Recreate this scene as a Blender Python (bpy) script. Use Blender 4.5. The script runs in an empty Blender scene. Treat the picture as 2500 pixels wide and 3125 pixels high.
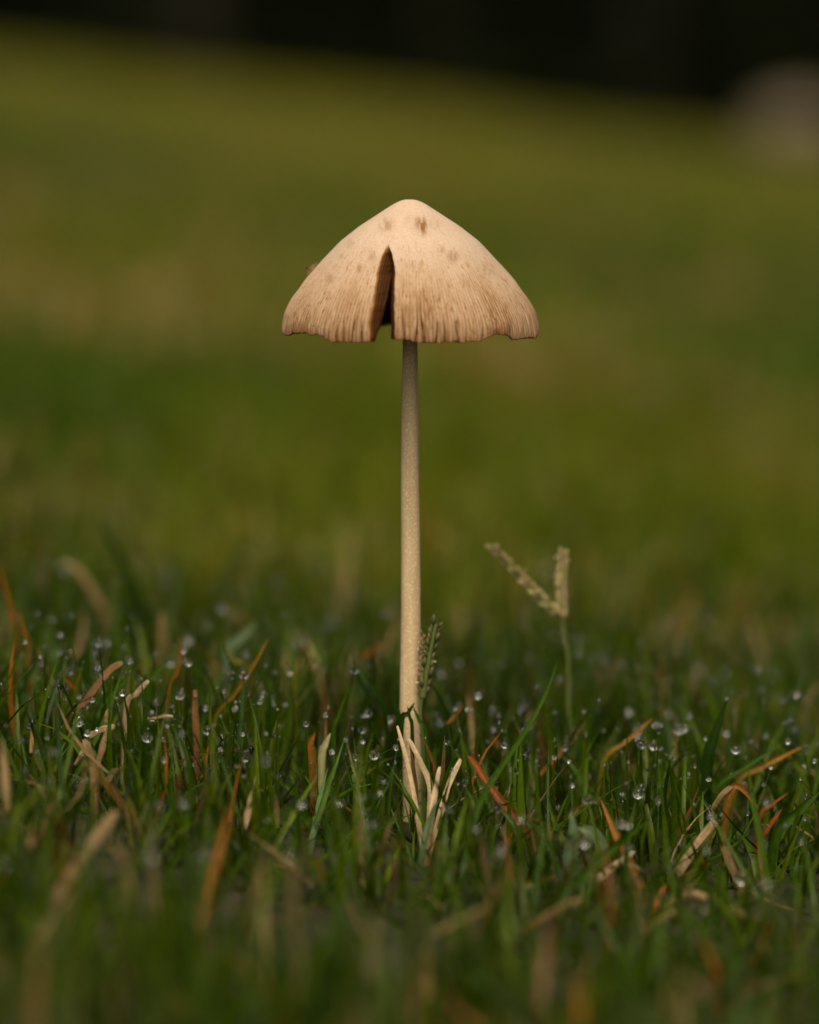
import bpy, bmesh, math, random
import numpy as np
from mathutils import Vector, Matrix

R = math.radians
rng = np.random.default_rng(7)
random.seed(7)
scene = bpy.context.scene
COL = scene.collection

# ------------------------------------------------------------------ camera
CAM_D, CAM_H, PITCH = 0.56, 0.114, R(7.33)
FPX = 10000.0                                   # focal length in photograph pixels (2500 wide)
cam_data = bpy.data.cameras.new('camera')
cam = bpy.data.objects.new('camera', cam_data); COL.objects.link(cam)
scene.camera = cam
CAM = Vector((0, -CAM_D, CAM_H))
cam.location = CAM
cam.rotation_euler = (math.pi / 2 - PITCH, 0, 0)
cam_data.sensor_fit = 'HORIZONTAL'; cam_data.sensor_width = 24.0
cam_data.lens = 24.0 * FPX / 2500.0
cam_data.clip_start = 0.01; cam_data.clip_end = 2000
cam_data.dof.use_dof = True
cam_data.dof.focus_distance = 0.553
cam_data.dof.aperture_fstop = 5.7

# ------------------------------------------------------------------ sky, sun, exposure (soft overcast daylight)
SUN_EL, SUN_AZ = R(58), R(184)                 # azimuth: clockwise from +Y (behind the camera)
w = bpy.data.worlds.new('World'); scene.world = w; w.use_nodes = True
nt = w.node_tree; nt.nodes.clear()
wo = nt.nodes.new('ShaderNodeOutputWorld'); bg = nt.nodes.new('ShaderNodeBackground')
sky = nt.nodes.new('ShaderNodeTexSky'); sky.sky_type = 'NISHITA'; sky.sun_disc = False
sky.sun_elevation = SUN_EL; sky.sun_rotation = SUN_AZ
sky.air_density = 0.2; sky.dust_density = 6.0; sky.ozone_density = 0.6
bg.inputs['Strength'].default_value = 0.15
warm = nt.nodes.new('ShaderNodeMix'); warm.data_type = 'RGBA'; warm.blend_type = 'MULTIPLY'; warm.inputs[0].default_value = 1.0
warm.inputs[7].default_value = (1.0, 0.97, 0.74, 1)        # an evenly warm overcast
nt.links.new(sky.outputs[0], warm.inputs[6]); nt.links.new(warm.outputs[2], bg.inputs['Color']); nt.links.new(bg.outputs[0], wo.inputs['Surface'])
sd = bpy.data.lights.new('sun', 'SUN'); sd.energy = 1.1; sd.angle = R(40); sd.color = (1.0, 0.90, 0.74)
sun = bpy.data.objects.new('sun', sd); COL.objects.link(sun)
sdir = Vector((math.sin(SUN_AZ) * math.cos(SUN_EL), math.cos(SUN_AZ) * math.cos(SUN_EL), math.sin(SUN_EL)))
sun.rotation_euler = (-sdir).to_track_quat('-Z', 'Y').to_euler()
sun.location = (0, 0, 5)
vs = scene.view_settings
scene.display_settings.display_device = 'sRGB'
vs.view_transform = 'Standard'; vs.look = 'None'; vs.gamma = 1.0; vs.use_curve_mapping = False
vs.exposure = 0.42
cy = scene.cycles
cy.use_denoising = True
try: cy.denoiser = 'OPENIMAGEDENOISE'
except Exception: pass
cy.max_bounces = 8; cy.diffuse_bounces = 3; cy.glossy_bounces = 3; cy.transmission_bounces = 8; cy.transparent_max_bounces = 8
cy.caustics_reflective = False; cy.caustics_refractive = False
cy.sample_clamp_indirect = 4.0

# ------------------------------------------------------------------ helpers
def tag(o, label, cat=None, group=None, kind=None):
    if label: o['label'] = label
    if cat: o['category'] = cat
    if group: o['group'] = group
    if kind: o['kind'] = kind
    return o

def link(name, me, mat=None, parent=None):
    o = bpy.data.objects.new(name, me); COL.objects.link(o)
    if mat and me: 
        if not me.materials: me.materials.append(mat)
    if parent: o.parent = parent
    return o

def mesh_np(name, V, F, smooth=True):
    """V (n,3) float, F (m,k) int with one k."""
    me = bpy.data.meshes.new(name)
    V = np.ascontiguousarray(V, np.float32); F = np.ascontiguousarray(F, np.int32)
    k = F.shape[1]
    me.vertices.add(len(V)); me.vertices.foreach_set('co', V.ravel())
    me.loops.add(F.size); me.loops.foreach_set('vertex_index', F.ravel())
    me.polygons.add(len(F))
    me.polygons.foreach_set('loop_start', np.arange(0, F.size, k, dtype=np.int32))
    me.polygons.foreach_set('loop_total', np.full(len(F), k, np.int32))
    if smooth: me.polygons.foreach_set('use_smooth', np.ones(len(F), bool))
    me.update(calc_edges=True); me.validate()
    return me

def color_attr(me, name, C):
    a = me.attributes.new(name, 'FLOAT_COLOR', 'POINT')
    C = np.ascontiguousarray(C, np.float32)
    if C.shape[1] == 3: C = np.hstack([C, np.ones((len(C), 1), np.float32)])
    a.data.foreach_set('color', C.ravel())

def float_attr(me, name, A):
    a = me.attributes.new(name, 'FLOAT', 'POINT'); a.data.foreach_set('value', np.ascontiguousarray(A, np.float32))

def empty(name, loc=(0, 0, 0)):
    o = bpy.data.objects.new(name, None); COL.objects.link(o); o.location = loc; o.empty_display_size = 0.01
    return o

class NT:
    def __init__(self, name):
        self.m = bpy.data.materials.new(name); self.m.use_nodes = True
        self.t = self.m.node_tree; self.b = self.t.nodes['Principled BSDF']; self.o = self.t.nodes['Material Output']
    def n(self, kind, **kw):
        x = self.t.nodes.new(kind)
        for k, v in kw.items():
            if k in x.inputs: x.inputs[k].default_value = v
            else: setattr(x, k, v)
        return x
    def l(self, a, b): self.t.links.new(a, b)
    def ramp(self, fac, stops):
        r = self.n('ShaderNodeValToRGB'); cr = r.color_ramp
        while len(cr.elements) < len(stops): cr.elements.new(0.5)
        for e, (p, c) in zip(cr.elements, stops): e.position = p; e.color = (*c, 1) if len(c) == 3 else c
        self.l(fac, r.inputs[0]); return r.outputs[0]
    def mix(self, fac, a, b, blend='MIX'):
        m = self.n('ShaderNodeMix', data_type='RGBA', blend_type=blend)
        for s, v in ((m.inputs[0], fac), (m.inputs[6], a), (m.inputs[7], b)):
            if hasattr(v, 'links'): self.l(v, s)
            else: s.default_value = v if not isinstance(v, tuple) or len(v) == 4 else (*v, 1)
        return m.outputs[2]
    def math(self, op, a, b=0.0):
        m = self.n('ShaderNodeMath', operation=op)
        for s, v in ((m.inputs[0], a), (m.inputs[1], b)):
            if hasattr(v, 'links'): self.l(v, s)
            else: s.default_value = v
        return m.outputs[0]
    def bump(self, h, strength, dist):
        b = self.n('ShaderNodeBump', Strength=strength, Distance=dist); self.l(h, b.inputs['Height'])
        self.l(b.outputs[0], self.b.inputs['Normal'])

# value noise (numpy) for pigments and densities
def vnoise(x, y, seed=0):
    x = np.asarray(x, float); y = np.asarray(y, float)
    xi = np.floor(x).astype(np.int64); yi = np.floor(y).astype(np.int64); xf = x - xi; yf = y - yi
    def h(a, b):
        n = (a * 374761393 + b * 668265263 + seed * 1274126177) & 0x7fffffff
        n = ((n ^ (n >> 13)) * 1274126177) & 0x7fffffff
        return ((n ^ (n >> 16)) & 0xffff) / 65535.0
    u = xf * xf * (3 - 2 * xf); v = yf * yf * (3 - 2 * yf)
    return (h(xi, yi) * (1 - u) + h(xi + 1, yi) * u) * (1 - v) + (h(xi, yi + 1) * (1 - u) + h(xi + 1, yi + 1) * u) * v
def fbm(x, y, seed=0, o=4):
    s = 0; a = 0.5
    for k in range(o): s = s + a * vnoise(np.asarray(x) * 2 ** k, np.asarray(y) * 2 ** k, seed + k); a *= 0.5
    return s / (1 - 0.5 ** o)
def sstep(a, b, x):
    t = np.clip((x - a) / (b - a), 0, 1); return t * t * (3 - 2 * t)

# ------------------------------------------------------------------ terrain: a lawn that falls to the right
SLOPE = 0.105
def ground_z(x, y):
    x = np.asarray(x, float); y = np.asarray(y, float)
    z = -(SLOPE + 0.018 * sstep(1.0, 8.0, y)) * 40 * np.tanh(x / 40)
    z = z + 0.004 * (fbm(x * 14 + 31.3, y * 14 + 7.7, 3, 3) - 0.5) * np.clip(1.2 - 0.25 * np.abs(y), 0, 1)
    z = z + 0.05 * (fbm(x * 0.5 + 3, y * 0.5, 9, 2) - 0.5) * sstep(2, 8, np.hypot(x, y))
    return z
GZ0 = float(ground_z(0, 0)) + 0.012        # the soil lies 12 mm below the origin, hidden in the grass
def gz(x, y): return float(ground_z(x, y)) - GZ0
def ray(px, py):
    return Vector((0, math.cos(PITCH), -math.sin(PITCH))) + Vector((1, 0, 0)) * ((px - 1250) / FPX) - Vector((0, math.sin(PITCH), math.cos(PITCH))) * ((py - 1562.5) / FPX)
def at_y(px, py, y):
    d = ray(px, py); return CAM + d * ((y - CAM.y) / d.y)
def on_ground(px, py, h=0.0):
    d = ray(px, py); t = 0.3
    for _ in range(40):
        p = CAM + d * t
        e = p.z - (gz(p.x, p.y) + h)
        t += e / max(-d.z + SLOPE * d.x * -1, 0.02) * 0.8
        t = min(max(t, 0.05), 60)
    return CAM + d * t

xs = np.concatenate([[-400, -150, -60, -30, -15, -8, -4, -2], np.linspace(-1, 1, 161), [2, 4, 8, 15, 30, 60, 150, 400]])
ys = np.concatenate([[-60, -20, -6, -2], np.linspace(-1, 2, 201), np.linspace(2.1, 8, 40), np.linspace(9, 40, 32), [60, 120, 300, 800]])
gx, gy = np.meshgrid(xs, ys)
V = np.stack([gx.ravel(), gy.ravel(), ground_z(gx, gy).ravel() - GZ0], 1)
nx, ny = len(xs), len(ys)
i = (np.arange(ny - 1)[:, None] * nx + np.arange(nx - 1)[None]).ravel()
m = NT('soil_thatch')
tc = m.n('ShaderNodeNewGeometry')
n1 = m.n('ShaderNodeTexNoise', Scale=160.0, Detail=6.0); n2 = m.n('ShaderNodeTexNoise', Scale=2.5, Detail=3.0)
m.l(tc.outputs['Position'], n1.inputs['Vector']); m.l(tc.outputs['Position'], n2.inputs['Vector'])
c = m.ramp(n1.outputs[0], [(0.3, (0.010, 0.008, 0.004)), (0.55, (0.022, 0.018, 0.007)), (0.75, (0.045, 0.034, 0.014))])
c2 = m.mix(n2.outputs[0], (0.012, 0.018, 0.003), (0.024, 0.024, 0.005))
m.l(m.mix(0.5, c, c2), m.b.inputs['Base Color']); m.b.inputs['Roughness'].default_value = 0.9
m.bump(n1.outputs[0], 0.6, 0.002)
tag(link('ground', mesh_np('ground', V, np.stack([i, i + 1, i + nx + 1, i + nx], 1)), m.m), 'dark soil and thatch of a gently sloping lawn', kind='structure')

# ------------------------------------------------------------------ grass materials
def blade_material(name, rough=0.38, transl=0.35, spec=0.5):
    m = NT(name)
    a = m.n('ShaderNodeAttribute', attribute_name='tint')
    g = m.n('ShaderNodeNewGeometry')
    n = m.n('ShaderNodeTexNoise', Scale=900.0, Detail=2.0); m.l(g.outputs['Position'], n.inputs['Vector'])
    f = m.math('MULTIPLY_ADD', n.outputs[0], 0.7); m.t.nodes[-1].inputs[2].default_value = 0.65
    mul = m.n('ShaderNodeVectorMath', operation='SCALE'); m.l(a.outputs['Color'], mul.inputs[0]); m.l(f, mul.inputs['Scale'])
    m.l(mul.outputs[0], m.b.inputs['Base Color'])
    m.b.inputs['Roughness'].default_value = rough
    m.b.inputs['Specular IOR Level'].default_value = spec
    tr = m.n('ShaderNodeBsdfTranslucent'); m.l(mul.outputs[0], tr.inputs['Color'])
    mx = m.n('ShaderNodeMixShader'); mx.inputs[0].default_value = transl
    m.l(m.b.outputs[0], mx.inputs[1]); m.l(tr.outputs[0], mx.inputs[2]); m.l(mx.outputs[0], m.o.inputs['Surface'])
    return m.m
M_GRASS = blade_material('grass_blade_wet', 0.36, 0.38, 0.18)
M_STRAW = blade_material('dry_straw', 0.5, 0.25, 0.35)
_t = M_STRAW.node_tree; _n = [q for q in _t.nodes if q.type == 'TEX_NOISE'][0]; _n.inputs['Scale'].default_value = 1500.0; _n.inputs['Detail'].default_value = 6.0
_m = [q for q in _t.nodes if q.type == 'MATH'][0]; _m.inputs[1].default_value = 1.0; _m.inputs[2].default_value = 0.45
_b = _t.nodes.new('ShaderNodeBump'); _b.inputs['Strength'].default_value = 0.7; _b.inputs['Distance'].default_value = 0.0003
_t.links.new(_n.outputs[0], _b.inputs['Height']); _t.links.new(_b.outputs[0], _t.nodes['Principled BSDF'].inputs['Normal'])

# ------------------------------------------------------------------ grass (uncountable: stuff)
def blade_field(X, Y, h, wd, nseg, fold, lean_s=0.5, curve_s=0.7, tints=None, z0=None):
    """ribbons; returns V, F(quads), tint per vertex, tip positions"""
    n = len(X)
    Z = (ground_z(X, Y) - GZ0 - 0.001) if z0 is None else z0
    az = rng.uniform(0, 2 * np.pi, n); face = az + np.pi / 2 + rng.normal(0, 0.5, n)
    lean = np.abs(rng.normal(0, lean_s, n)).clip(0, 1.3); curve = rng.normal(0.15, curve_s, n)
    t = np.linspace(0, 1, nseg + 1)
    th = lean[:, None] + curve[:, None] * (t[None] - 0.3)                 # angle from vertical along the blade
    ds = h[:, None] / nseg
    thm = (th[:, 1:] + th[:, :-1]) / 2
    rad = np.concatenate([np.zeros((n, 1)), np.cumsum(np.sin(thm) * ds, 1)], 1)
    zz = np.concatenate([np.zeros((n, 1)), np.cumsum(np.cos(thm) * ds, 1)], 1)
    cx = X[:, None] + rad * np.cos(az)[:, None]; cyy = Y[:, None] + rad * np.sin(az)[:, None]; cz = Z[:, None] + zz
    prof = np.interp(t, [0, 0.15, 0.55, 0.85, 1], [0.7, 1, 0.9, 0.45, 0.04])
    twist = face[:, None] + rng.normal(0, 0.6, n)[:, None] * t[None]
    wx = np.cos(twist) * prof[None] * wd[:, None] / 2; wy = np.sin(twist) * prof[None] * wd[:, None] / 2
    L = np.stack([cx - wx, cyy - wy, cz], -1); Rr = np.stack([cx + wx, cyy + wy, cz], -1)
    if fold:
        # mid rib pushed along the normal of the ribbon
        px_, py_ = -np.sin(twist), np.cos(twist)
        k = prof[None] * wd[:, None] * 0.28
        Mi = np.stack([cx + px_ * k, cyy + py_ * k, cz - 0.0 * k], -1)
        V = np.stack([L, Mi, Rr], 2); nc = 3
    else:
        V = np.stack([L, Rr], 2); nc = 2
    V = V.reshape(-1, 3)
    base = (np.arange(n) * (nseg + 1) * nc)[:, None, None] + (np.arange(nseg) * nc)[None, :, None] + np.arange(nc - 1)[None, None]
    b = base.ravel()
    F = np.stack([b, b + 1, b + 1 + nc, b + nc], 1)
    T = np.repeat(tints, (nseg + 1) * nc, axis=0)
    return V, F, T, np.stack([cx[:, -1], cyy[:, -1], cz[:, -1]], 1)

DRY_TUFTS = []
for px, py, rr0 in ((1000, 1594, 0.016), (290, 1510, 0.018), (1790, 1720, 0.013), (2150, 1860, 0.011), (60, 1390, 0.02), (820, 1640, 0.008), (1330, 1600, 0.010), (80, 860, 0.12), (1800, 1000, 0.06), (2300, 1350, 0.03)):
    _p = on_ground(px, py, 0.018); DRY_TUFTS.append((_p.x, _p.y, rr0))
def grass_tints(X, Y, dry=0.02, straw=0.018, seed=0):
    n = len(X)
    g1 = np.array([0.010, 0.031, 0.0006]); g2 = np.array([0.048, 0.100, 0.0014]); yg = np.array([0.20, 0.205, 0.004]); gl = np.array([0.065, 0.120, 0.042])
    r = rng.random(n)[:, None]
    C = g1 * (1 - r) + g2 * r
    far = sstep(2.0, 9.0, Y)
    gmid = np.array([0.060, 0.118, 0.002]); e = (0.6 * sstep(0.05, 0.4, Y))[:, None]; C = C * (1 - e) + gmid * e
    pat = sstep(0.42, 0.62, fbm(X * 5 / (1 + 0.25 * np.abs(Y)), Y * 2.2 / (1 + 0.25 * np.abs(Y)), 21, 3))
    f = np.clip(0.06 + 0.40 * pat * (Y > 0.15) + 0.58 * far + rng.normal(0, 0.12, n), 0, 1)[:, None]
    C = C * (1 - f) + yg * f
    gm = (rng.random(n) < 0.045)[:, None]; C = np.where(gm, gl * (0.7 + 0.5 * r), C)
    patd = sstep(0.5, 0.68, fbm(X * 9 + 11, Y * 5 + 3, 33, 3))
    k = rng.random(n)
    mid = 1 + 1.3 * sstep(0.08, 0.35, Y) * (1 - 0.6 * sstep(2, 5, Y))
    dm = (k < dry * mid * (0.3 + 2.4 * patd))[:, None]
    C = np.where(dm, np.array([0.30, 0.115, 0.016]) * (0.5 + 0.8 * r), C)
    k = rng.random(n)
    sm = (k < straw * mid * 1.6 * (0.3 + 2.4 * patd))[:, None]
    C = np.where(sm, np.array([0.42, 0.29, 0.13]) * (0.5 + 0.7 * r), C)
    for (cx0, cy0, cr0) in DRY_TUFTS:                              # pale dry tufts in the lawn behind the mushroom
        q = np.exp(-((X - cx0) ** 2 + ((Y - cy0) / 1.3) ** 2) / cr0 ** 2) * (Y > 0.1)
        C = np.where((rng.random(n) < 0.34 * q)[:, None], np.array([0.30, 0.26, 0.09]) * (0.6 + 0.7 * r), C)
    return C * rng.uniform(0.7, 1.3, n)[:, None]

# ------------------------------------------------------------------ mushroom
U = 0.0000286                                                # metres per unit of the measured cap outline
APEX = 0.0957
mush = empty('mushroom', (0, 0, 0))        # foot in the grass
tag(mush, 'slender beige mushroom with conical split cap standing alone in the grass', 'mushroom')

PR = np.array([0, 30, 62, 102, 155, 230, 300, 417, 527, 635, 718, 752, 768, 774, 772.0])
PZ = np.array([0, 3, 12, 34, 68, 117, 162, 253, 370, 493, 605, 668, 722, 760, 800.0])
sl = np.concatenate([[0], np.cumsum(np.hypot(np.diff(PR), np.diff(PZ)))]); sl /= sl[-1]
NS, NU = 130, 1300
s = np.linspace(0, 1, NS) ** 0.9
pr = np.interp(s, sl, PR); pz = np.interp(s, sl, PZ)
def smooth(a, n):
    for _ in range(n):
        a = np.concatenate([[a[0]], (a[:-2] + 2 * a[1:-1] + a[2:]) / 4, [a[-1]]])
    return a
pr = smooth(pr, 6); pz = smooth(pz, 6); pr[0] = 0; pz[1] = pz[0] = pz[2] - 0.3
u = np.linspace(0, 1, NU)
# slit: phi measured from the front (towards the camera), positive to the right (+x)
S0 = 0.435                                                   # arc length at which the slit begins
SC = np.array([0.43, 0.50, 0.57, 0.76, 0.90, 1.0])
left_x = np.interp(s, SC, [-119, -121, -126, -152, -188, -212])        # end of the left lip, in outline units
right_x = np.interp(s, SC, [-118, -119, -120, -121, -122, -120])
WL = np.interp(s, SC, [12, 48, 66, 60, 50, 20])[:, None]; WR = np.interp(s, SC, [6, 22, 38, 37, 40, 40])[:, None]   # width of the turned-in lips
rs = np.maximum(pr, 1)
phl = np.arcsin(np.clip(left_x / rs, -1, 1)); phr = np.arcsin(np.clip(right_x / rs, -1, 1))
ph0 = (phl + phr) / 2
op = sstep(S0 - 0.03, S0 + 0.06, s) ** 0.7
# above the tip of the slit both lips meet on one meridian
tipang = math.asin(-128 / float(np.interp(S0, s, pr)))
a_r = np.where(op > 0, tipang + (phr - tipang) * op, tipang); a_l = np.where(op > 0, tipang + (phl - tipang) * op, tipang)
PH = a_r[:, None] + u[None] * (a_l + 2 * np.pi - a_r)[:, None]            # (NS, NU)
SS = np.repeat(s[:, None], NU, 1)
RR = np.repeat(pr[:, None], NU, 1); ZZ = np.repeat(pz[:, None], NU, 1)
deg = (np.degrees(PH) + 180) % 360 - 180
# uneven rim: offset of the margin, by direction
rim_pts = np.array([(-180, 0), (-140, 14), (-110, -10), (-92, 0), (-75, -5), (-58, -28), (-45, -32), (-34, 4), (-18, 0), (-9, -14), (-3, -22), (4, 2), (20, 0), (30, 2), (35, -18), (39, -38), (45, -28), (51, -2), (62, 8), (78, 12), (92, -24), (120, 10), (150, -8), (180, 0)], float)
rim = np.interp(deg, rim_pts[:, 0], rim_pts[:, 1])
stripe = vnoise(deg * 1.6 + 400, deg * 0 + 3, 51) - 0.5
teeth = (vnoise(deg * 1.1 + 400, deg * 0 + 9, 52) - 0.5) * 10 + (vnoise(deg * 0.25 + 400, deg * 0 + 9, 53) - 0.5) * 16
endw = sstep(0.80, 1.0, SS)
ZZ = ZZ + (rim + teeth) * sstep(0.86, 1.0, SS)
# large unevenness, radial grooves, fine cracks at the margin
RR = RR * (1 + 0.026 * (fbm(deg / 30 + 20, SS * 4, 61, 3) - 0.5) * sstep(0.2, 0.7, SS) * 2)
grow = sstep(0.30, 0.75, SS)
RR = RR + (np.sin(np.radians(deg) * 215 + 2.5 * fbm(deg / 3 + 200, SS * 5, 63, 2)) * 1.5 + stripe * 2) * grow
cr = random.Random(4)
for cd in [-66, -57.5, -51, -45.5, -40.5, -33.5, -29.5, -25.5, -21, -2, 2.5, 6.5, 11.5, 15.5, 21.5, 25, 33, 41, 56, 61, 66, 72, 100, 117, 140, 171, -100, -130, -151]:
    ln = cr.choice([0.07, 0.10, 0.13, 0.16, 0.19]); wdt = cr.uniform(0.3, 0.45); tilt = cr.uniform(-3, 3)
    dd = deg - (cd + tilt * (1 - SS) * 4)
    wv = wdt * (0.5 + 0.5 * sstep(1 - ln, 1.0, SS))
    RR = RR - 40 * np.exp(-(dd / wv) ** 2) * sstep(1 - ln, 1 - ln * 0.5, SS)
# lips of the slit curl inwards
ue = (1 - u)[None] * 2 * np.pi * RR; uer = u[None] * 2 * np.pi * RR
jl = 1 + 0.22 * (fbm(SS * 26, SS * 0 + 4, 73, 4) - 0.5)
RR = RR - op[:, None] * (1.9 * np.clip(WL * jl - ue, 0, None) + 2.2 * np.clip(WR * jl - uer, 0, None))
jag = (vnoise(SS * 60, SS * 0 + 2, 71) - 0.5) * 0.006
PH = PH + jag * (np.exp(-(ue / 40) ** 2) + np.exp(-(uer / 40) ** 2)) * op[:, None]
# third dimension: cap inner surface, 0.7 mm below the outer one
dr = np.gradient(pr, s); dz = np.gradient(pz, s); ln_ = np.hypot(dr, dz)
nr = (dz / ln_)[:, None]; nz = (-dr / ln_)[:, None]                       # outward normal (r, down)
TH = np.interp(s, [0, 0.2, 0.6, 1.0], [90, 60, 32, 14])[:, None]
def to_xyz(RR, ZZ, PH): return np.stack([np.sin(PH) * RR * U, -np.cos(PH) * RR * U, APEX - ZZ * U], -1)
Rin = np.maximum(RR - nr * TH, 0.0); Zin = ZZ - nz * TH
Vo = to_xyz(RR, ZZ, PH).reshape(-1, 3); Vi = to_xyz(Rin, Zin, PH).reshape(-1, 3)
ii = (np.arange(NS - 1)[:, None] * NU + np.arange(NU - 1)[None]).ravel()
Fo = np.stack([ii, ii + NU, ii + NU + 1, ii + 1], 1)
N0 = NS * NU
Fi = np.stack([ii, ii + 1, ii + NU + 1, ii + NU], 1) + N0
rimi = (NS - 1) * NU + np.arange(NU - 1)
Frim = np.stack([rimi, rimi + N0, rimi + 1 + N0, rimi + 1], 1)
si = np.arange(NS - 1); a = si * NU; b = a + NU - 1
Fl = np.stack([b, b + NU, b + NU + N0, b + N0], 1); Fr = np.stack([a, a + N0, a + NU + N0, a + NU], 1)
opn = op[:-1] > 0.0
F = np.vstack([Fo, Fi, Frim, Fl[opn], Fr[opn]])
# pigments
xcap = np.sin(PH) * RR; zcap = ZZ
def spot(cx_, cz_, rx, rz, amt):
    k = np.exp(-(((xcap - cx_) / rx) ** 2 + ((zcap - cz_) / rz) ** 2) ** 1.3)
    fib = sstep(0.36, 0.66, fbm((xcap - cx_) * 0.07 + 40, (zcap - cz_) * 0.022 + (xcap - cx_) * 0.006 * np.sign(cx_ + 1) + 9, int(cx_) % 97, 3))
    return 1.05 * amt * k * (0.25 + 0.9 * fib) * (np.cos(PH) > 0)
sp = np.zeros_like(SS)
for q in [(70, 150, 44, 52, .95), (40, 128, 60, 40, .4), (150, 140, 40, 35, .35), (-135, 148, 42, 45, .5), (255, 322, 36, 36, .6), (50, 370, 50, 26, .42), (-290, 392, 28, 26, .6), (-410, 330, 18, 22, .3), (-470, 450, 26, 26, .4), (-480, 535, 22, 18, .45), (455, 400, 50, 40, .32), (480, 560, 26, 20, .45), (190, 280, 24, 22, .35), (-215, 320, 26, 34, .35), (-350, 250, 30, 24, .25), (330, 470, 40, 30, .25), (110, 500, 30, 24, .25), (-360, 540, 40, 26, .3)]:
    sp = np.maximum(sp, spot(*q))
brn = sstep(0.36, 0.95, SS) * (0.36 + 0.75 * fbm(deg / 14 + 50, SS * 3 + 1, 81, 3)) * (1 - 0.35 * sstep(35, 85, np.abs(deg)))
lines = 0.55 * (0.5 + 0.5 * np.sin(np.radians(deg) * 215 + 2.5 * fbm(deg / 3 + 200, SS * 5, 63, 2))) + 0.9 * (fbm(deg * 1.3 + 300, SS * 22, 83, 2) - 0.45)
dirt = sstep(0.70, 0.78, fbm(deg * 1.7 + 600, SS * 40, 87, 2)) * 0.35 * sstep(0.2, 0.5, SS)
pig = np.clip(dirt + brn * (0.50 + 0.75 * lines) + 0.10 * (fbm(deg / 5 + 90, SS * 9, 85, 3) - 0.4), 0, 1)
rimd = sstep(0.97, 1.0, SS) * 0.25
me = mesh_np('cap', np.vstack([Vo, Vi]), F)
Pcol = np.concatenate([pig.ravel(), np.ones(N0)]); Scol = np.concatenate([sp.ravel(), np.zeros(N0)])
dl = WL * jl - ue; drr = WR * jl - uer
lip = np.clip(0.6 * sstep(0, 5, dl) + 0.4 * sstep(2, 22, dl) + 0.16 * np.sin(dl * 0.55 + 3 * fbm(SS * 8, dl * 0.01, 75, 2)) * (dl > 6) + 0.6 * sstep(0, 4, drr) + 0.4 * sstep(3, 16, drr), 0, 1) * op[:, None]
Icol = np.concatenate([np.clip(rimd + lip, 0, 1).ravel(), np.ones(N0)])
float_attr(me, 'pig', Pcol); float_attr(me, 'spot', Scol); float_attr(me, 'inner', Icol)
bm = bmesh.new(); bm.from_mesh(me); bmesh.ops.remove_doubles(bm, verts=bm.verts, dist=1e-7); bm.to_mesh(me); bm.free()
me.polygons.foreach_set('use_smooth', np.ones(len(me.polygons), bool))

m = NT('mushroom_cap_skin')
ap = m.n('ShaderNodeAttribute', attribute_name='pig'); asp = m.n('ShaderNodeAttribute', attribute_name='spot'); ain = m.n('ShaderNodeAttribute', attribute_name='inner')
g = m.n('ShaderNodeNewGeometry')
nz_ = m.n('ShaderNodeTexNoise', Scale=2500.0, Detail=3.0); m.l(g.outputs['Position'], nz_.inputs['Vector'])
c = m.ramp(ap.outputs['Fac'], [(0.0, (0.68, 0.515, 0.41)), (0.3, (0.53, 0.36, 0.235)), (0.65, (0.32, 0.175, 0.080)), (1.0, (0.15, 0.07, 0.028))])
c = m.mix(asp.outputs['Fac'], c, (0.28, 0.135, 0.055))
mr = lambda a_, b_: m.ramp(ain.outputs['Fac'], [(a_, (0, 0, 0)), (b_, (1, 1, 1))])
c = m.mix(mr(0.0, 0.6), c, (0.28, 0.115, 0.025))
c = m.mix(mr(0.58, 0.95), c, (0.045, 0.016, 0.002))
gr = m.math('MULTIPLY_ADD', nz_.outputs[0], 0.5); m.t.nodes[-1].inputs[2].default_value = 0.75
sc = m.n('ShaderNodeVectorMath', operation='SCALE'); m.l(c, sc.inputs[0]); m.l(gr, sc.inputs['Scale'])
m.l(sc.outputs[0], m.b.inputs['Base Color'])
m.b.inputs['Roughness'].default_value = 0.72; m.b.inputs['Specular IOR Level'].default_value = 0.2
m.b.inputs['Subsurface Weight'].default_value = 0.12; m.b.inputs['Subsurface Radius'].default_value = (1.0, 0.5, 0.25); m.b.inputs['Subsurface Scale'].default_value = 0.0008
m.bump(nz_.outputs[0], 0.25, 0.0002)
tr = m.n('ShaderNodeBsdfTranslucent'); tr.inputs['Color'].default_value = (0.62, 0.34, 0.12, 1)
mx = m.n('ShaderNodeMixShader'); m.l(m.math('MULTIPLY_ADD', ain.outputs['Fac'], -0.20), mx.inputs[0]); m.t.nodes[-1].inputs[2].default_value = 0.28
m.l(m.b.outputs[0], mx.inputs[1]); m.l(tr.outputs[0], mx.inputs[2]); m.l(mx.outputs[0], m.o.inputs['Surface'])
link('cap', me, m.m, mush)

# stem: powdery, a little thicker towards the foot, hairline waviness
m = NT('mushroom_stem_skin')
g = m.n('ShaderNodeNewGeometry')
n1 = m.n('ShaderNodeTexNoise', Scale=3200.0, Detail=3.0); m.l(g.outputs['Position'], n1.inputs['Vector'])
mp = m.n('ShaderNodeMapping'); mp.inputs['Scale'].default_value = (900, 900, 60); m.l(g.outputs['Position'], mp.inputs['Vector'])
n2 = m.n('ShaderNodeTexNoise', Scale=1.0, Detail=3.0); m.l(mp.outputs[0], n2.inputs['Vector'])
c = m.ramp(n2.outputs[0], [(0.3, (0.46, 0.345, 0.20)), (0.7, (0.58, 0.45, 0.28))])
c = m.mix(m.ramp(n1.outputs[0], [(0.52, (0, 0, 0)), (0.66, (1, 1, 1))]), c, (0.74, 0.60, 0.40))
m.l(c, m.b.inputs['Base Color']); m.b.inputs['Roughness'].default_value = 0.7; m.b.inputs['Specular IOR Level'].default_value = 0.2
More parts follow.
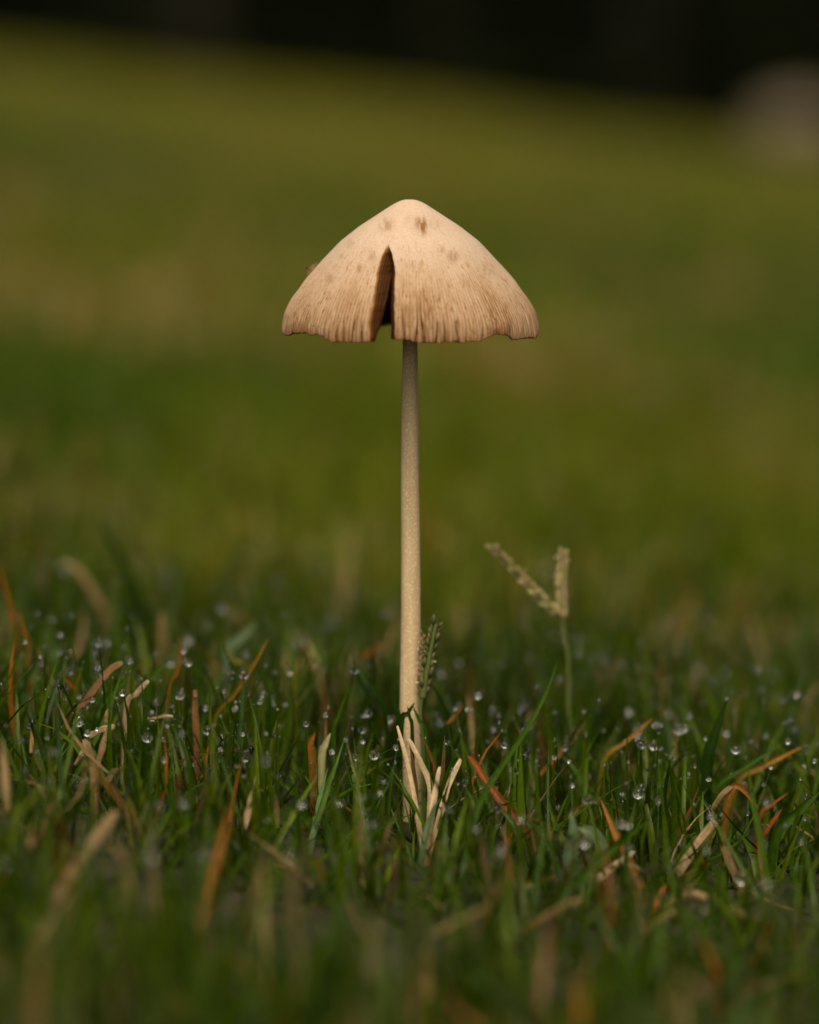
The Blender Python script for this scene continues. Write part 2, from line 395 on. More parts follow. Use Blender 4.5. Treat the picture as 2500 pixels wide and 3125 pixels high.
m.b.inputs['Subsurface Weight'].default_value = 0.45; m.b.inputs['Subsurface Radius'].default_value = (1, 0.6, 0.3); m.b.inputs['Subsurface Scale'].default_value = 0.0018
m.bump(n1.outputs[0], 0.5, 0.0003)
NA, NH = 40, 120
t = np.linspace(-0.016, APEX - 0.006, NH)
rad = np.interp(t, [-0.016, -0.008, 0.008, 0.03, 0.055, 0.074, 0.09], [0.0022, 0.00205, 0.00178, 0.00165, 0.00148, 0.00122, 0.0011])
cx_ = 0.0001 + 0.00008 * np.sin(t * 55) - 0.00006 * np.sin(t * 140 + 1); cy_ = 0.0003 * np.sin(t * 40)
an = np.linspace(0, 2 * np.pi, NA, endpoint=False)
rr = rad[:, None] * (1 + 0.035 * (fbm(t[:, None] * 300 + 0 * an[None], np.cos(an)[None] * 1.5 + 5 + 0 * t[:, None], 91, 3) - 0.5) + 0.02 * (vnoise(t[:, None] * 4000 + 0 * an[None], an[None] * 8 + 0 * t[:, None], 92) - 0.5))
V = np.stack([cx_[:, None] + rr * np.cos(an)[None], cy_[:, None] + rr * np.sin(an)[None], np.repeat(t[:, None], NA, 1)], -1).reshape(-1, 3)
i0 = np.arange(NH - 1)[:, None] * NA; j = np.arange(NA)[None]; j2 = (j + 1) % NA
F = np.stack([(i0 + j).ravel(), (i0 + j2).ravel(), (i0 + NA + j2).ravel(), (i0 + NA + j).ravel()], 1)
link('stem', mesh_np('stem', V, F), m.m, mush)

# gills: thin radial plates under the cap
m = NT('gill_rust'); m.b.inputs['Base Color'].default_value = (0.20, 0.085, 0.022, 1); m.b.inputs['Roughness'].default_value = 0.8
sel = np.linspace(12, NS - 8, 14).astype(int)
ri = Rin[sel, NU // 2]; zi = Zin[sel, NU // 2]
dep = np.interp(s[sel], [0.1, 0.3, 0.8, 1.0], [80, 190, 120, 20])
ro = ri - 6; zo = zi
Vg = []
for sgn in (-1, 1):
    Vg += [(x_ * U, sgn * 0.00006, APEX - z_ * U) for x_, z_ in zip(ro, zo)]
    Vg += [(max(x_ - d_ * 0.75, 46) * U, sgn * 0.00003, APEX - (z_ + d_ * 0.5) * U) for x_, z_, d_ in zip(ro, zo, dep)]
K = len(sel); Fg = []
for q in range(K - 1):
    Fg.append((q, q + 1, K + q + 1, K + q)); Fg.append((2 * K + q, 3 * K + q, 3 * K + q + 1, 2 * K + q + 1)); Fg.append((K + q, K + q + 1, 3 * K + q + 1, 3 * K + q))
gme = mesh_np('gill', np.array(Vg), np.array(Fg), False)
for q in range(72):
    phg = q * 5.0 - 180 + 2.0
    if -24 < phg < -4: continue
    o = link('gill', gme, m.m, mush); o.rotation_euler = (0, 0, R(phg - 90))

# ------------------------------------------------------------------ hand-placed blades, straws and stalks
PAL = {'green': ((0.024, 0.062, 0.003), (0.042, 0.092, 0.004)), 'dark': ((0.010, 0.030, 0.002), (0.016, 0.044, 0.003)), 'yellow': ((0.10, 0.12, 0.012), (0.20, 0.15, 0.014)),
       'orange': ((0.15, 0.08, 0.012), (0.26, 0.10, 0.014)), 'rust': ((0.12, 0.05, 0.010), (0.25, 0.065, 0.012)), 'straw': ((0.36, 0.25, 0.12), (0.56, 0.42, 0.25)),
       'tan': ((0.20, 0.125, 0.042), (0.34, 0.23, 0.10)), 'brown': ((0.13, 0.065, 0.02), (0.26, 0.13, 0.045)), 'grey': ((0.10, 0.165, 0.085), (0.16, 0.22, 0.12)),
       'tipped': ((0.055, 0.10, 0.006), (0.36, 0.15, 0.02)), 'pale': ((0.30, 0.30, 0.13), (0.44, 0.40, 0.22))}

def bezier_pts(P, n):
    """Catmull-Rom through P"""
    P = [2 * P[0] - P[1]] + P + [2 * P[-1] - P[-2]]
    out = []; segs = len(P) - 3
    for q in range(n + 1):
        f = q / n * segs; k = min(int(f), segs - 1); t = f - k
        a, b, c, d = P[k], P[k + 1], P[k + 2], P[k + 3]
        out.append(0.5 * ((2 * b) + (c - a) * t + (2 * a - 5 * b + 4 * c - d) * t * t + (3 * b - a - 3 * c + d) * t ** 3))
    return out

def strip_mesh(name, pts, width, kind, c0, c1, blunt=False, seed=0, turn=0.0):
    """a folded leaf blade (kind 'leaf') or a flattened hollow straw (kind 'straw') along pts"""
    rd = random.Random(seed); n = len(pts) - 1
    NC = 9 if kind == 'straw' else 5
    V = []; T = []
    tw0 = rd.uniform(-0.5, 0.5) + turn; tw1 = rd.uniform(-0.8, 0.8)
    streak = [rd.uniform(0.62, 1.12) for _ in range(NC)]; bow = rd.uniform(-0.1, 0.3)
    if kind == 'straw': tw1 *= 1.8
    for q, p in enumerate(pts):
        t = q / n
        d = (pts[min(q + 1, n)] - pts[max(q - 1, 0)]).normalized()
        view = (CAM - p).normalized()
        side = d.cross(view).normalized()
        nor = side.cross(d).normalized()
        ang = tw0 + tw1 * (t - 0.5)
        sd_ = side * math.cos(ang) + nor * math.sin(ang); nn = nor * math.cos(ang) - side * math.sin(ang)
        if blunt: pf = np.interp(t, [0, 0.1, 0.45, 0.8, 0.94, 1], [0.9, 0.98, 1, 0.95, 0.85, 0.5]) * 0.85 * (0.85 + 0.3 * float(vnoise(t * 5 + seed * 1.7, 2.2, seed)))
        else: pf = np.interp(t, [0, 0.12, 0.5, 0.8, 0.93, 1], [0.7, 0.95, 1, 0.66, 0.3, 0.03])
        wv = width * pf * (1 + rd.uniform(-0.06, 0.06))
        ct = np.array(c0) * (1 - t) + np.array(c1) * t
        if kind == 'straw':
            for k in range(NC):
                a_ = 2 * math.pi * k / NC
                V.append(p + sd_ * (math.cos(a_) * wv / 2) + nn * (math.sin(a_) * wv * 0.13 + abs(math.cos(a_)) * wv * bow)); T.append(ct * streak[k] * (0.65 + 0.6 * float(vnoise(t * 9 + seed, k * 0.7, seed))))
        else:
            for k in range(NC):
                f = k / (NC - 1) * 2 - 1
                V.append(p + sd_ * (f * wv / 2) - nn * (abs(f) ** 1.3 * -0.24 * wv) ); T.append(ct * (1.18 if k == NC // 2 else rd.uniform(0.88, 1.05)))
    F = []
    for q in range(n):
        for k in range(NC if kind == 'straw' else NC - 1):
            k2 = (k + 1) % NC
            F.append((q * NC + k, q * NC + k2, (q + 1) * NC + k2, (q + 1) * NC + k))
    me = mesh_np(name, np.array([tuple(v) for v in V]), np.array(F)); color_attr(me, 'tint', np.array(T))
    return me

SEED = [100]; HAND = []
def blade(path, width, col, label, name='grass_leaf', cat='grass blade', blunt=False, y=None, lean=0.0, root=True, group=None, hb=0.006, parent=None):
    """path: photograph pixels from foot to tip; the foot stands on the lawn, the rest of it rises at that distance (+ lean)"""
    SEED[0] += 1
    if y is None: y = on_ground(path[0][0], path[0][1], hb).y
    if y < -0.02: y = -0.02 + (y + 0.02) * 0.75
    lowest = max(path, key=lambda q: q[1]); y = min(y, on_ground(lowest[0], lowest[1], 0.002).y)
    P = []
    for k, (px, py) in enumerate(path):
        f = k / (len(path) - 1)
        P.append(at_y(px, py, y + lean * f))
    if root:
        d = (P[0] - P[1]); 
        x0, y0 = P[0].x + d.x * 0.4, P[0].y
        foot = Vector((x0, y0, gz(x0, y0) - 0.001))
        if P[0].z - foot.z > 0.0015: P = [foot] + P
    wm = width / FPX * (y + CAM_D)
    straw = col in ('straw', 'tan', 'brown') or blunt
    pts = bezier_pts(P, 22)
    c0, c1 = PAL[col]
    o0 = P[0].copy(); HAND.append((pts[7:] if root else pts, wm, 0.75))
    me = strip_mesh(name, pts, wm, 'straw' if straw else 'leaf', c0, c1, blunt, SEED[0])
    me.transform(Matrix.Translation(-o0))
    o = link(name, me, M_STRAW if straw else M_GRASS, parent); o.location = o0
    if label: tag(o, label, cat, group)
    return o, pts

def z2(x, y): return (x / 1.9167, 1500 + y / 1.9167)
def z3(x, y): return (800 + x / 1.9167, 1600 + y / 1.9167)
def z4(x, y): return (1600 + x / 1.9167, 1800 + y / 1.9167)
def z5(x, y): return (x / 1.9167, 2300 + y / 1.9167)
B = blade; Z = lambda f, *p: [f(*q) for q in p]
W = 1 / 1.9167
S_ = dict(name='straw', cat='straw', blunt=True)
# left of the mushroom
B(Z(z2, (95, 820), (70, 720), (30, 560), (-5, 410)), 30 * W, 'orange', 'tall thin orange blade with a short orange tip beside it', y=0.045)
B(Z(z2, (165, 930), (140, 820), (108, 700)), 26 * W, 'orange', 'short orange blade tip beside the tall thin orange blade', y=0.03)
B(Z(z2, (50, 1330), (130, 1180), (190, 1010), (220, 820)), 36 * W, 'dark', 'tall curved dark green blade left of the twisted brown straw')
B(Z(z2, (485, 1190), (505, 1010), (541, 830)), 56 * W, 'dark', 'broad upright dark green blade behind the twisted brown straw')
B(Z(z2, (425, 1340), (500, 1230), (590, 1110), (650, 1040), (718, 1000)), 54 * W, 'brown', 'twisted brown dead straw leaning to the right among green blades', name='straw', cat='straw', blunt=True, y=-0.002)
B(Z(z2, (445, 1160), (400, 1105), (355, 1055)), 30 * W, 'rust', 'small red-orange blade tip beside a large dewdrop', root=False, y=0.004)
B(Z(z2, (735, 1275), (800, 1180), (868, 1105)), 40 * W, 'straw', 'short pale straw slanting beside a diagonal green blade', y=-0.004, **S_)
B(Z(z2, (838, 1336), (900, 1330), (960, 1315), (1012, 1316)), 24 * W, 'straw', 'thin pale straw lying level across the blades', root=False, y=-0.006, **S_)
B(Z(z2, (520, 1430), (600, 1390), (672, 1372)), 44 * W, 'straw', 'thick pale straw lying level at the top of a straw tangle', root=False, y=-0.012, **S_)
B(Z(z2, (640, 1400), (630, 1340), (640, 1275)), 50 * W, 'tan', 'stubby upright tan straw above the straw tangle', root=False, y=-0.010, **S_)
B(Z(z2, (545, 1680), (535, 1560), (490, 1450)), 60 * W, 'tan', 'blurred tan straw in the tangle, leaning left', y=-0.03, **S_)
B(Z(z2, (565, 1640), (600, 1500), (640, 1380)), 50 * W, 'tan', 'blurred tan straw in the tangle, leaning right', y=-0.027, **S_)
B(Z(z2, (445, 1600), (480, 1545), (500, 1500)), 50 * W, 'straw', 'stubby pale straw end at the foot of the straw tangle', root=False, y=-0.03, **S_)
B(Z(z2, (630, 1700), (660, 1640), (710, 1620)), 40 * W, 'tan', 'small bent tan straw below the straw tangle', root=False, y=-0.035, **S_)
B(Z(z2, (515, 1360), (600, 1250), (700, 1140), (848, 975)), 34 * W, 'green', 'long diagonal green blade crossing behind the short pale straw', y=0.003)
B(Z(z2, (870, 1180), (900, 1080), (985, 985)), 44 * W, 'green', 'broad green blade with a dewdrop near its tip, right of the short pale straw', y=0.004)
B(Z(z2, (980, 1180), (1030, 1060), (1052, 960), (1046, 850)), 26 * W, 'orange', 'thin upright orange blade bent at its middle', y=0.010)
B(Z(z2, (1100, 1310), (1070, 1180), (1035, 1040)), 46 * W, 'dark', 'upright dark green blade beside the thin orange blade')
B(Z(z2, (1090, 1190), (1083, 1040)), 24 * W, 'dark', 'slim dark blade holding a large dewdrop on its tip', y=0.003)
B(Z(z2, (1150, 1460), (1140, 1300), (1140, 1160)), 50 * W, 'brown', 'upright brown dead straw topped with a dewdrop', name='straw', cat='straw', blunt=True, y=-0.004)
B(Z(z2, (1250, 1340), (1370, 1180), (1470, 1030), (1577, 850)), 32 * W, 'tipped', 'long leaning yellow-green blade with a bright orange tip', y=0.004)
B(Z(z2, (1330, 960), (1400, 860), (1505, 770)), 60 * W, 'grey', 'blurred grey-green leaf blade lying over behind the orange-tipped blade', y=0.055)
B(Z(z2, (1440, 1060), (1370, 990), (1285, 865)), 28 * W, 'yellow', 'thin yellow blade leaning left behind the orange-tipped blade', y=0.03)
B(Z(z2, (900, 830), (800, 600), (680, 330), (585, 175)), 70 * W, 'dark', 'tall blurred dark green blade far behind, leaning left', y=0.115)
B(Z(z2, (630, 800), (560, 620), (460, 470), (365, 395)), 60 * W, 'tan', 'tall blurred tan blade far behind, arching left', y=0.10, name='dry_blade', cat='grass blade')
B(Z(z2, (960, 960), (950, 820), (945, 690)), 60 * W, 'tan', 'blurred short tan blade behind the thin orange blade', y=0.075)
B(Z(z2, (1090, 760), (1190, 500), (1330, 240)), 70 * W, 'yellow', 'tall blurred yellow blade far behind, leaning right', y=0.16)
B(Z(z5, (335, 830), (500, 590), (680, 340)), 96 * W, 'tan', 'wide soft-edged tan straw lying alone over dark green grass', hb=0.010, lean=0.015, **S_)
B(Z(z2, (125, 1180), (140, 1090), (70, 1120)), 20 * W, 'green', None) if False else None
# around the foot of the mushroom
_p = at_y(*z3(960, 1850), -0.030); tangle = empty('straw_clump', (_p.x, _p.y, gz(_p.x, _p.y)))
tag(tangle, 'fan of four pale dead straws just in front of the mushroom foot', 'straw clump')
yC = -0.028
for pth, wv, cc, ln in ((((940, 1900), (900, 1650), (850, 1400), (790, 1180)), 40, 'straw', 0.012), (((960, 1900), (985, 1560), (930, 1400), (855, 1255)), 42, 'straw', 0.014),
                        (((965, 1930), (990, 1700), (1015, 1550), (1040, 1420)), 46, 'straw', 0.006), (((975, 1930), (1040, 1700), (1090, 1530), (1160, 1375)), 40, 'straw', 0.008)):
    o, _ = B(Z(z3, *pth), wv * W, cc, None, name='straw', blunt=True, y=yC, lean=ln)
    o.parent = tangle; o.location = o.location - tangle.location
B(Z(z3, (1170, 2040), (1270, 1640), (1400, 1420), (1560, 1180), (1660, 990), (1735, 790)), 36 * W, 'green', 'long slender green blade arching up to the right of the mushroom', y=-0.055, lean=0.05)
B(Z(z3, (815, 1185), (850, 1110), (893, 1040)), 34 * W, 'dark', 'short dark blade crossing the mushroom foot, leaning right', y=-0.006)
B(Z(z3, (880, 1230), (865, 1130), (850, 1060)), 24 * W, 'dark', 'thin dark blade crossing the mushroom foot, leaning left', y=-0.007)
B(Z(z3, (960, 1250), (920, 1150), (880, 1060)), 26 * W, 'green', 'slim green blade rising beside the seed head stalk', y=-0.006)
B(Z(z3, (800, 1200), (775, 1050), (765, 950)), 36 * W, 'dark', 'upright dark blade touching the left side of the mushroom foot', y=-0.003)
B(Z(z3, (630, 1080), (560, 900), (528, 780)), 30 * W, 'dark', 'dark blade behind the largest dewdrop', y=0.01)
B(Z(z3, (720, 1140), (650, 960), (585, 850)), 30 * W, 'dark', 'dark green blade leaning left towards the largest dewdrop', y=0.004)
B(Z(z3, (1100, 1200), (1060, 1060), (985, 930)), 34 * W, 'dark', 'dark green blade leaning left behind the seed head stalk', y=0.008)
B(Z(z3, (290, 1380), (275, 1290), (310, 1215)), 62 * W, 'orange', 'short broad orange leaf standing among green blades', y=-0.005)
B(Z(z3, (350, 1370), (370, 1290), (402, 1220)), 44 * W, 'pale', 'short pale green leaf beside the broad orange leaf', y=-0.006)
B(Z(z3, (420, 1230), (450, 1120), (495, 990)), 28 * W, 'green', 'slim green blade leaning right beside the broad orange leaf', y=-0.002)
B(Z(z3, (1540, 1790), (1400, 1620), (1310, 1500), (1240, 1390), (1200, 1350)), 52 * W, 'rust', 'long rusty orange bent blade right of the straw clump', y=-0.022, lean=0.012)
B(Z(z3, (1080, 1170), (1120, 1130), (1178, 1065)), 24 * W, 'orange', 'small orange blade tip right of the seed head stalk', root=False, y=0.002)
B(Z(z3, (190, 960), (195, 860), (200, 770)), 22 * W, 'yellow', 'thin upright yellow blade left of the largest dewdrop', y=0.012)
B(Z(z3, (570, 800), (640, 735), (710, 700)), 40 * W, 'orange', 'blurred orange blade behind, reaching towards the stem', y=0.05, root=False)
B(Z(z3, (-10, 760), (15, 710), (45, 655)), 26 * W, 'orange', 'bright orange blade tip', root=False, y=0.006) if False else None
# right of the mushroom
B(Z(z4, (330, 960), (300, 800), (248, 635)), 48 * W, 'green', 'upright green blade right of the long arching blade')
B(Z(z4, (520, 1200), (370, 1020), (222, 858)), 30 * W, 'dark', 'thin straight dark blade leaning left with a dewdrop below its tip')
B(Z(z4, (1075, 1030), (1120, 860), (1187, 640)), 76 * W, 'dark', 'broad dark green pointed blade with a tiny dewdrop on its tip', y=-0.002)
B(Z(z4, (1440, 950), (1370, 720), (1290, 510)), 34 * W, 'green', 'tall slim green blade leaning left beyond the broad dark blade', y=0.030)
B(Z(z4, (470, 1010), (600, 890), (755, 750)), 30 * W, 'tipped', 'slanting orange and yellow blade between green blades', y=0.008)
B(Z(z4, (1130, 1180), (1300, 1040), (1535, 885)), 34 * W, 'green', 'long green blade slanting right with a dewdrop at its end', y=-0.002)
B(Z(z4, (1240, 1130), (1400, 1030), (1645, 910)), 40 * W, 'tipped', 'slanting blade with an orange end beside the long green one', y=0.006)
B(Z(z4, (1175, 1340), (1195, 1230), (1230, 1150), (1290, 1180), (1372, 1285)), 44 * W, 'orange', 'orange blade folded over into a sharp bend', y=-0.012)
B(Z(z4, (1105, 1290), (1150, 1210), (1215, 1148)), 44 * W, 'tan', 'short tan straw meeting the folded orange blade', root=False, y=-0.012, **S_)
B(Z(z4, (885, 1680), (1000, 1510), (1115, 1355)), 72 * W, 'tan', 'thick tan straw slanting below the folded orange blade', y=-0.03, lean=0.006, **S_)
B(Z(z4, (362, 1765), (500, 1640), (642, 1535)), 56 * W, 'straw', 'pale straw lying slanted across the long broad green blade', y=-0.045, hb=0.01, lean=0.006, **S_)
B(Z(z4, (690, 1760), (600, 1560), (530, 1420), (450, 1230)), 58 * W, 'orange', 'long broad orange blade leaning left over green leaves', y=-0.04, lean=0.012)
B(Z(z4, (140, 1860), (350, 1660), (540, 1490), (730, 1345)), 70 * W, 'green', 'long broad green blade lying slanted under the pale straw', y=-0.048, lean=0.02)
B(Z(z4, (330, 1720), (270, 1580), (290, 1440), (275, 1290)), 90 * W, 'grey', 'broad dewy grey-green leaf under the long green blade', y=-0.044)
B(Z(z4, (480, 1540), (400, 1430), (310, 1390)), 80 * W, 'grey', 'drooping grey-green leaf beside the broad dewy leaf', y=-0.035, root=False)
B(Z(z4, (800, 1880), (900, 1800), (990, 1780), (1120, 1815)), 58 * W, 'tan', 'curved tan straw lying low beside a straight tan straw', root=False, y=-0.058, **S_)
B(Z(z4, (1155, 1850), (1270, 1900), (1390, 1965)), 66 * W, 'tan', 'straight tan straw sloping down beside the curved tan straw', root=False, y=-0.062, **S_)
B(Z(z4, (1300, 1790), (1230, 1660), (1165, 1500)), 64 * W, 'tan', 'tan straw leaning left below the folded orange blade', y=-0.04, **S_)
B(Z(z4, (-20, 2010), (150, 1900), (330, 1810)), 60 * W, 'tan', 'blurred tan straw lying low in front of the broad green blade', root=False, y=-0.06, **S_)
B(Z(z4, (-10, 1730), (110, 1690), (210, 1640)), 60 * W, 'yellow', 'blurred yellow blade lying left of the broad dewy leaf', root=False, y=-0.045)
B(Z(z4, (1360, 1500), (1430, 1390), (1510, 1280)), 40 * W, 'rust', 'red-orange blade slanting in front of a broad green blade', y=-0.015)
B(Z(z4, (1480, 1420), (1600, 1300), (1740, 1170)), 64 * W, 'green', 'broad green blade slanting up behind the red-orange blade', y=-0.018)
B(Z(z4, (1380, 1330), (1450, 1260), (1550, 1185)), 26 * W, 'rust', 'thin red-orange blade with dewdrops, above the broad red-orange one', y=-0.008)
B(Z(z4, (700, 2000), (800, 1930), (880, 1880)), 50 * W, 'brown', 'blurred brown straw under the curved tan straw', root=False, y=-0.064, **S_)

# ------------------------------------------------------------------ seed heads: two spikes on one stalk
m = NT('seed_green'); a = m.n('ShaderNodeAttribute', attribute_name='tint'); m.l(a.outputs['Color'], m.b.inputs['Base Color']); m.b.inputs['Roughness'].default_value = 0.55
M_SEED = m.m
def spikelet_mesh(name, c0, c1):
    V = []; T = []; NR, NC = 6, 6
    for q in range(NR + 1):
        t = q / NR; r_ = math.sin(math.pi * min(t * 0.93 + 0.05, 1)) ** 0.8 * 0.24
        for k in range(NC):
            a_ = 2 * math.pi * k / NC; V.append((math.cos(a_) * r_, math.sin(a_) * r_ * 0.7, t)); T.append(np.array(c0) * (1 - t) + np.array(c1) * t)
    F = [(q * NC + k, q * NC + (k + 1) % NC, (q + 1) * NC + (k + 1) % NC, (q + 1) * NC + k) for q in range(NR) for k in range(NC)]
    me = mesh_np(name, np.array(V), np.array(F)); color_attr(me, 'tint', np.array(T)); me.materials.append(M_SEED); return me
SPK = [spikelet_mesh('spikelet', (0.03, 0.042, 0.006), (0.06, 0.052, 0.013)), spikelet_mesh('spikelet', (0.05, 0.06, 0.01), (0.12, 0.10, 0.03)), spikelet_mesh('spikelet', (0.14, 0.08, 0.035), (0.30, 0.15, 0.09))]
ANT = spikelet_mesh('anther', (0.55, 0.50, 0.32), (0.70, 0.66, 0.48))
SPKB = [spikelet_mesh('spikelet', (0.30, 0.28, 0.09), (0.42, 0.36, 0.15)), spikelet_mesh('spikelet', (0.36, 0.30, 0.13), (0.50, 0.38, 0.20)), spikelet_mesh('spikelet', (0.36, 0.20, 0.12), (0.48, 0.30, 0.2))]
def place(o, p, d, size, roll):
    q = d.normalized().to_track_quat('Z', 'Y').to_matrix().to_4x4()
    o.matrix_local = Matrix.Translation(p) @ q @ Matrix.Rotation(roll, 4, 'Z') @ Matrix.Diagonal((size, size, size, 1))
def seed_head(stalk, spikes, y, label, nspk, size, pal, anth, wst, cst, lean=0.0, seed=1, thick=0.00035):
    rd = random.Random(seed)
    y_l = lambda f: y + lean * f
    P = [at_y(px, py, y) for px, py in stalk]; foot = Vector((P[0].x, y, gz(P[0].x, y) - 0.001)); P = [foot] + P
    root = empty('grass_seed_head', foot); tag(root, label, 'seed head', 'grass seed heads')
    def tube(name, pts, r0, r1, col, par):
        V = []; T = []; NC = 7; n = len(pts) - 1
        for q, p in enumerate(pts):
            d = (pts[min(q + 1, n)] - pts[max(q - 1, 0)]).normalized(); e = d.cross(Vector((0, 1, 0.1))).normalized(); g_ = e.cross(d)
            r_ = r0 + (r1 - r0) * q / n
            for k in range(NC): a_ = 2 * math.pi * k / NC; V.append(tuple(p - foot + e * math.cos(a_) * r_ + g_ * math.sin(a_) * r_)); T.append(col)
        F = [(q * NC + k, q * NC + (k + 1) % NC, (q + 1) * NC + (k + 1) % NC, (q + 1) * NC + k) for q in range(n) for k in range(NC)]
        me = mesh_np(name, np.array(V), np.array(F)); color_attr(me, 'tint', np.array(T)); return link(name, me, M_SEED, par)
    HAND.append((bezier_pts(P, 16)[8:], 0.001, 0.7))
    tube('stalk', bezier_pts(P, 16), wst * 1.2, wst, cst, root)
    for spk in spikes:
        Q = bezier_pts([at_y(px, py, y) for px, py in spk], 40)
        HAND.append((Q, 0.002, 0.9)); sp_o = tube('spike', Q, thick, thick * 0.6, cst, root)
        for k in range(nspk):
            f = (k + 0.5) / nspk; p = Q[int(f * 40)]; d = (Q[min(int(f * 40) + 1, 40)] - Q[max(int(f * 40) - 1, 0)]).normalized()
            sidev = d.cross(Vector((0, 1, 0))).normalized() * (1 if k % 2 else -1)
            o = bpy.data.objects.new('spikelet', rd.choice(pal)); COL.objects.link(o); o.parent = sp_o
            place(o, p - foot + sidev * thick * 0.8 + Vector((0, rd.uniform(-1, 1) * thick, 0)), d + sidev * rd.uniform(0.1, 0.32) + Vector((0, rd.uniform(-.3, .3), 0)), size * rd.uniform(0.8, 1.2), rd.uniform(0, 6))
            if rd.random() < anth:
                o = bpy.data.objects.new('anther', ANT); COL.objects.link(o); o.parent = sp_o
                place(o, p - foot + sidev * size * rd.uniform(0.35, 0.6), Vector((sidev.x * rd.uniform(.2, 1), rd.uniform(-.4, .4), rd.uniform(-1, 0.6))), size * rd.uniform(0.35, 0.55), 0)
    return root
seed_head([z3(950, 1420), z3(940, 1250), z3(925, 1090), z3(940, 1000)],
          [[z3(940, 1010), z3(958, 900), z3(985, 740), z3(1020, 580)]], -0.0035, 'dark green grass seed spike with tiny pale florets standing against the mushroom stem', 30, 0.0017, SPK[:2], 0.22, 0.0003, (0.07, 0.10, 0.02), seed=3, thick=0.00065)
seed_head([z3(935, 1300), z3(928, 1150), z3(918, 1020)],
          [[z3(918, 1025), z3(925, 900), z3(932, 780), z3(942, 640)]], -0.0030, 'thin yellowish seed spike lying right against the mushroom stem', 22, 0.0010, SPK[1:], 0.5, 0.00022, (0.16, 0.16, 0.04), seed=8, thick=0.00022)
seed_head([(1735, 2040), (1725, 1960), (1715, 1880)],
          [[(1715, 1885), (1640, 1810), (1580, 1750), (1502, 1668)], [(1716, 1885), (1714, 1800), (1718, 1690)]], 0.028, 'blurred pale forked seed head behind, two spikes on one stalk', 22, 0.0018, SPKB, 0.2, 0.00028, (0.11, 0.13, 0.03), seed=5, thick=0.0004)

# ------------------------------------------------------------------ bits clinging to the cap
o, _ = B([(936, 838), (952, 818), (968, 800)], 15, 'tan', 'tiny dry plant scrap stuck to the left edge of the mushroom cap', name='plant_scrap', cat='plant scrap', root=False, y=0.0)
B([(934, 816), (950, 824), (972, 832)], 10, 'brown', 'tiny brown fibre clinging to the left edge of the mushroom cap', name='plant_fibre', cat='plant scrap', root=False, y=0.0)

# ------------------------------------------------------------------ grass (uncountable: stuff)
parts = []
# zone A: the lawn in and around the frame
def scatter(n, y0, y1, halff, pw=1.0):
    y = y0 + (y1 - y0) * rng.random(n) ** pw
    hw = halff(y); hm = hw.max()
    x = rng.uniform(-hm, hm, n); k = np.abs(x) < hw
    return x[k], y[k]
halfA = lambda y: 0.06 + 0.145 * (y + CAM_D)
xa, ya = scatter(98000, -0.30, 0.75, halfA)
# blades gather in tufts
tx = np.round(xa / 0.006) * 0.006; ty = np.round(ya / 0.006) * 0.006
k = 0.35 * vnoise(tx * 400, ty * 400, 5)
xa = xa * (1 - k) + (tx + (vnoise(tx * 777, ty * 777, 6) - 0.5) * 0.006) * k; ya = ya * (1 - k) + (ty + (vnoise(tx * 777, ty * 777, 8) - 0.5) * 0.006) * k
keep = np.hypot(xa, ya) > 0.0030
# a little less cover just in front of the stem so that its foot shows
keep &= ~((np.abs(xa - 0.000) < 0.004) & (ya < 0) & (ya > -0.012) & (rng.random(len(xa)) < 0.7))
gap = fbm(xa * 70 + 5, ya * 70 + 2, 44, 2); keep &= ~((gap < 0.43) & (rng.random(len(xa)) < 0.6)); keep &= ~((ya < -0.03) & (gap < 0.52) & (rng.random(len(xa)) < 0.72))
xa, ya = xa[keep], ya[keep]
hn = fbm(xa * 30, ya * 30, 14, 3)
h = (0.0125 + 0.0165 * hn) * (1 - 0.15 * sstep(-0.03, -0.10, ya)) * rng.uniform(0.55, 1.22, len(xa)) 
wd = rng.uniform(0.0005, 0.0014, len(xa))
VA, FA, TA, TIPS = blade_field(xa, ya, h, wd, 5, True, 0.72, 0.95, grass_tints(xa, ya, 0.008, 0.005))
# lawn blades that would stand over a larger blade, straw or the mushroom foot are thinned out
nb = len(xa); VB = VA.reshape(nb, 6, 3, 3)
def proj(T):
    d = T - np.array(CAM); f = np.array([0, math.cos(PITCH), -math.sin(PITCH)]); uu = np.array([0, math.sin(PITCH), math.cos(PITCH)])
    z = d @ f; return 1250 + d[..., 0] / z * FPX, 1562.5 - (d @ uu) / z * FPX, z
bX, bY, bZ = proj(VB[:, :, 1]); alive = np.ones(nb, bool); luck = rng.random(nb)
for pts, wm, prob in HAND + [([Vector((0, 0, q * 0.001)) for q in range(5, 24)], 0.0034, 0.8)]:
    hx, hy, hz = proj(np.array([tuple(p) for p in pts])); mg = wm / 0.56 * FPX / 2 + 4
    c = np.where((bZ[:, 0] < hz.max()) & (bX.max(1) > hx.min() - mg) & (bX.min(1) < hx.max() + mg) & (bY.min(1) < hy.max()) & (bY.max(1) > hy.min()) & (luck < prob))[0]
    if len(c) == 0: continue
    D = (bX[c][:, :, None] - hx) ** 2 + ((bY[c][:, :, None] - hy) * 0.8) ** 2
    hit = ((D < mg ** 2) & (bZ[c][:, :, None] < hz - 0.0005)).any((1, 2)); alive[c[hit]] = False
low = ~alive; base_ = VB[low][:, :1, 1:2]
VB[low] = base_ + (VB[low] - base_) * rng.uniform(0.3, 0.6, low.sum())[:, None, None, None]
TIPS[low] = VB[low][:, -1, 1]; VA = VB.reshape(-1, 3)
parts.append((VA, FA, TA))
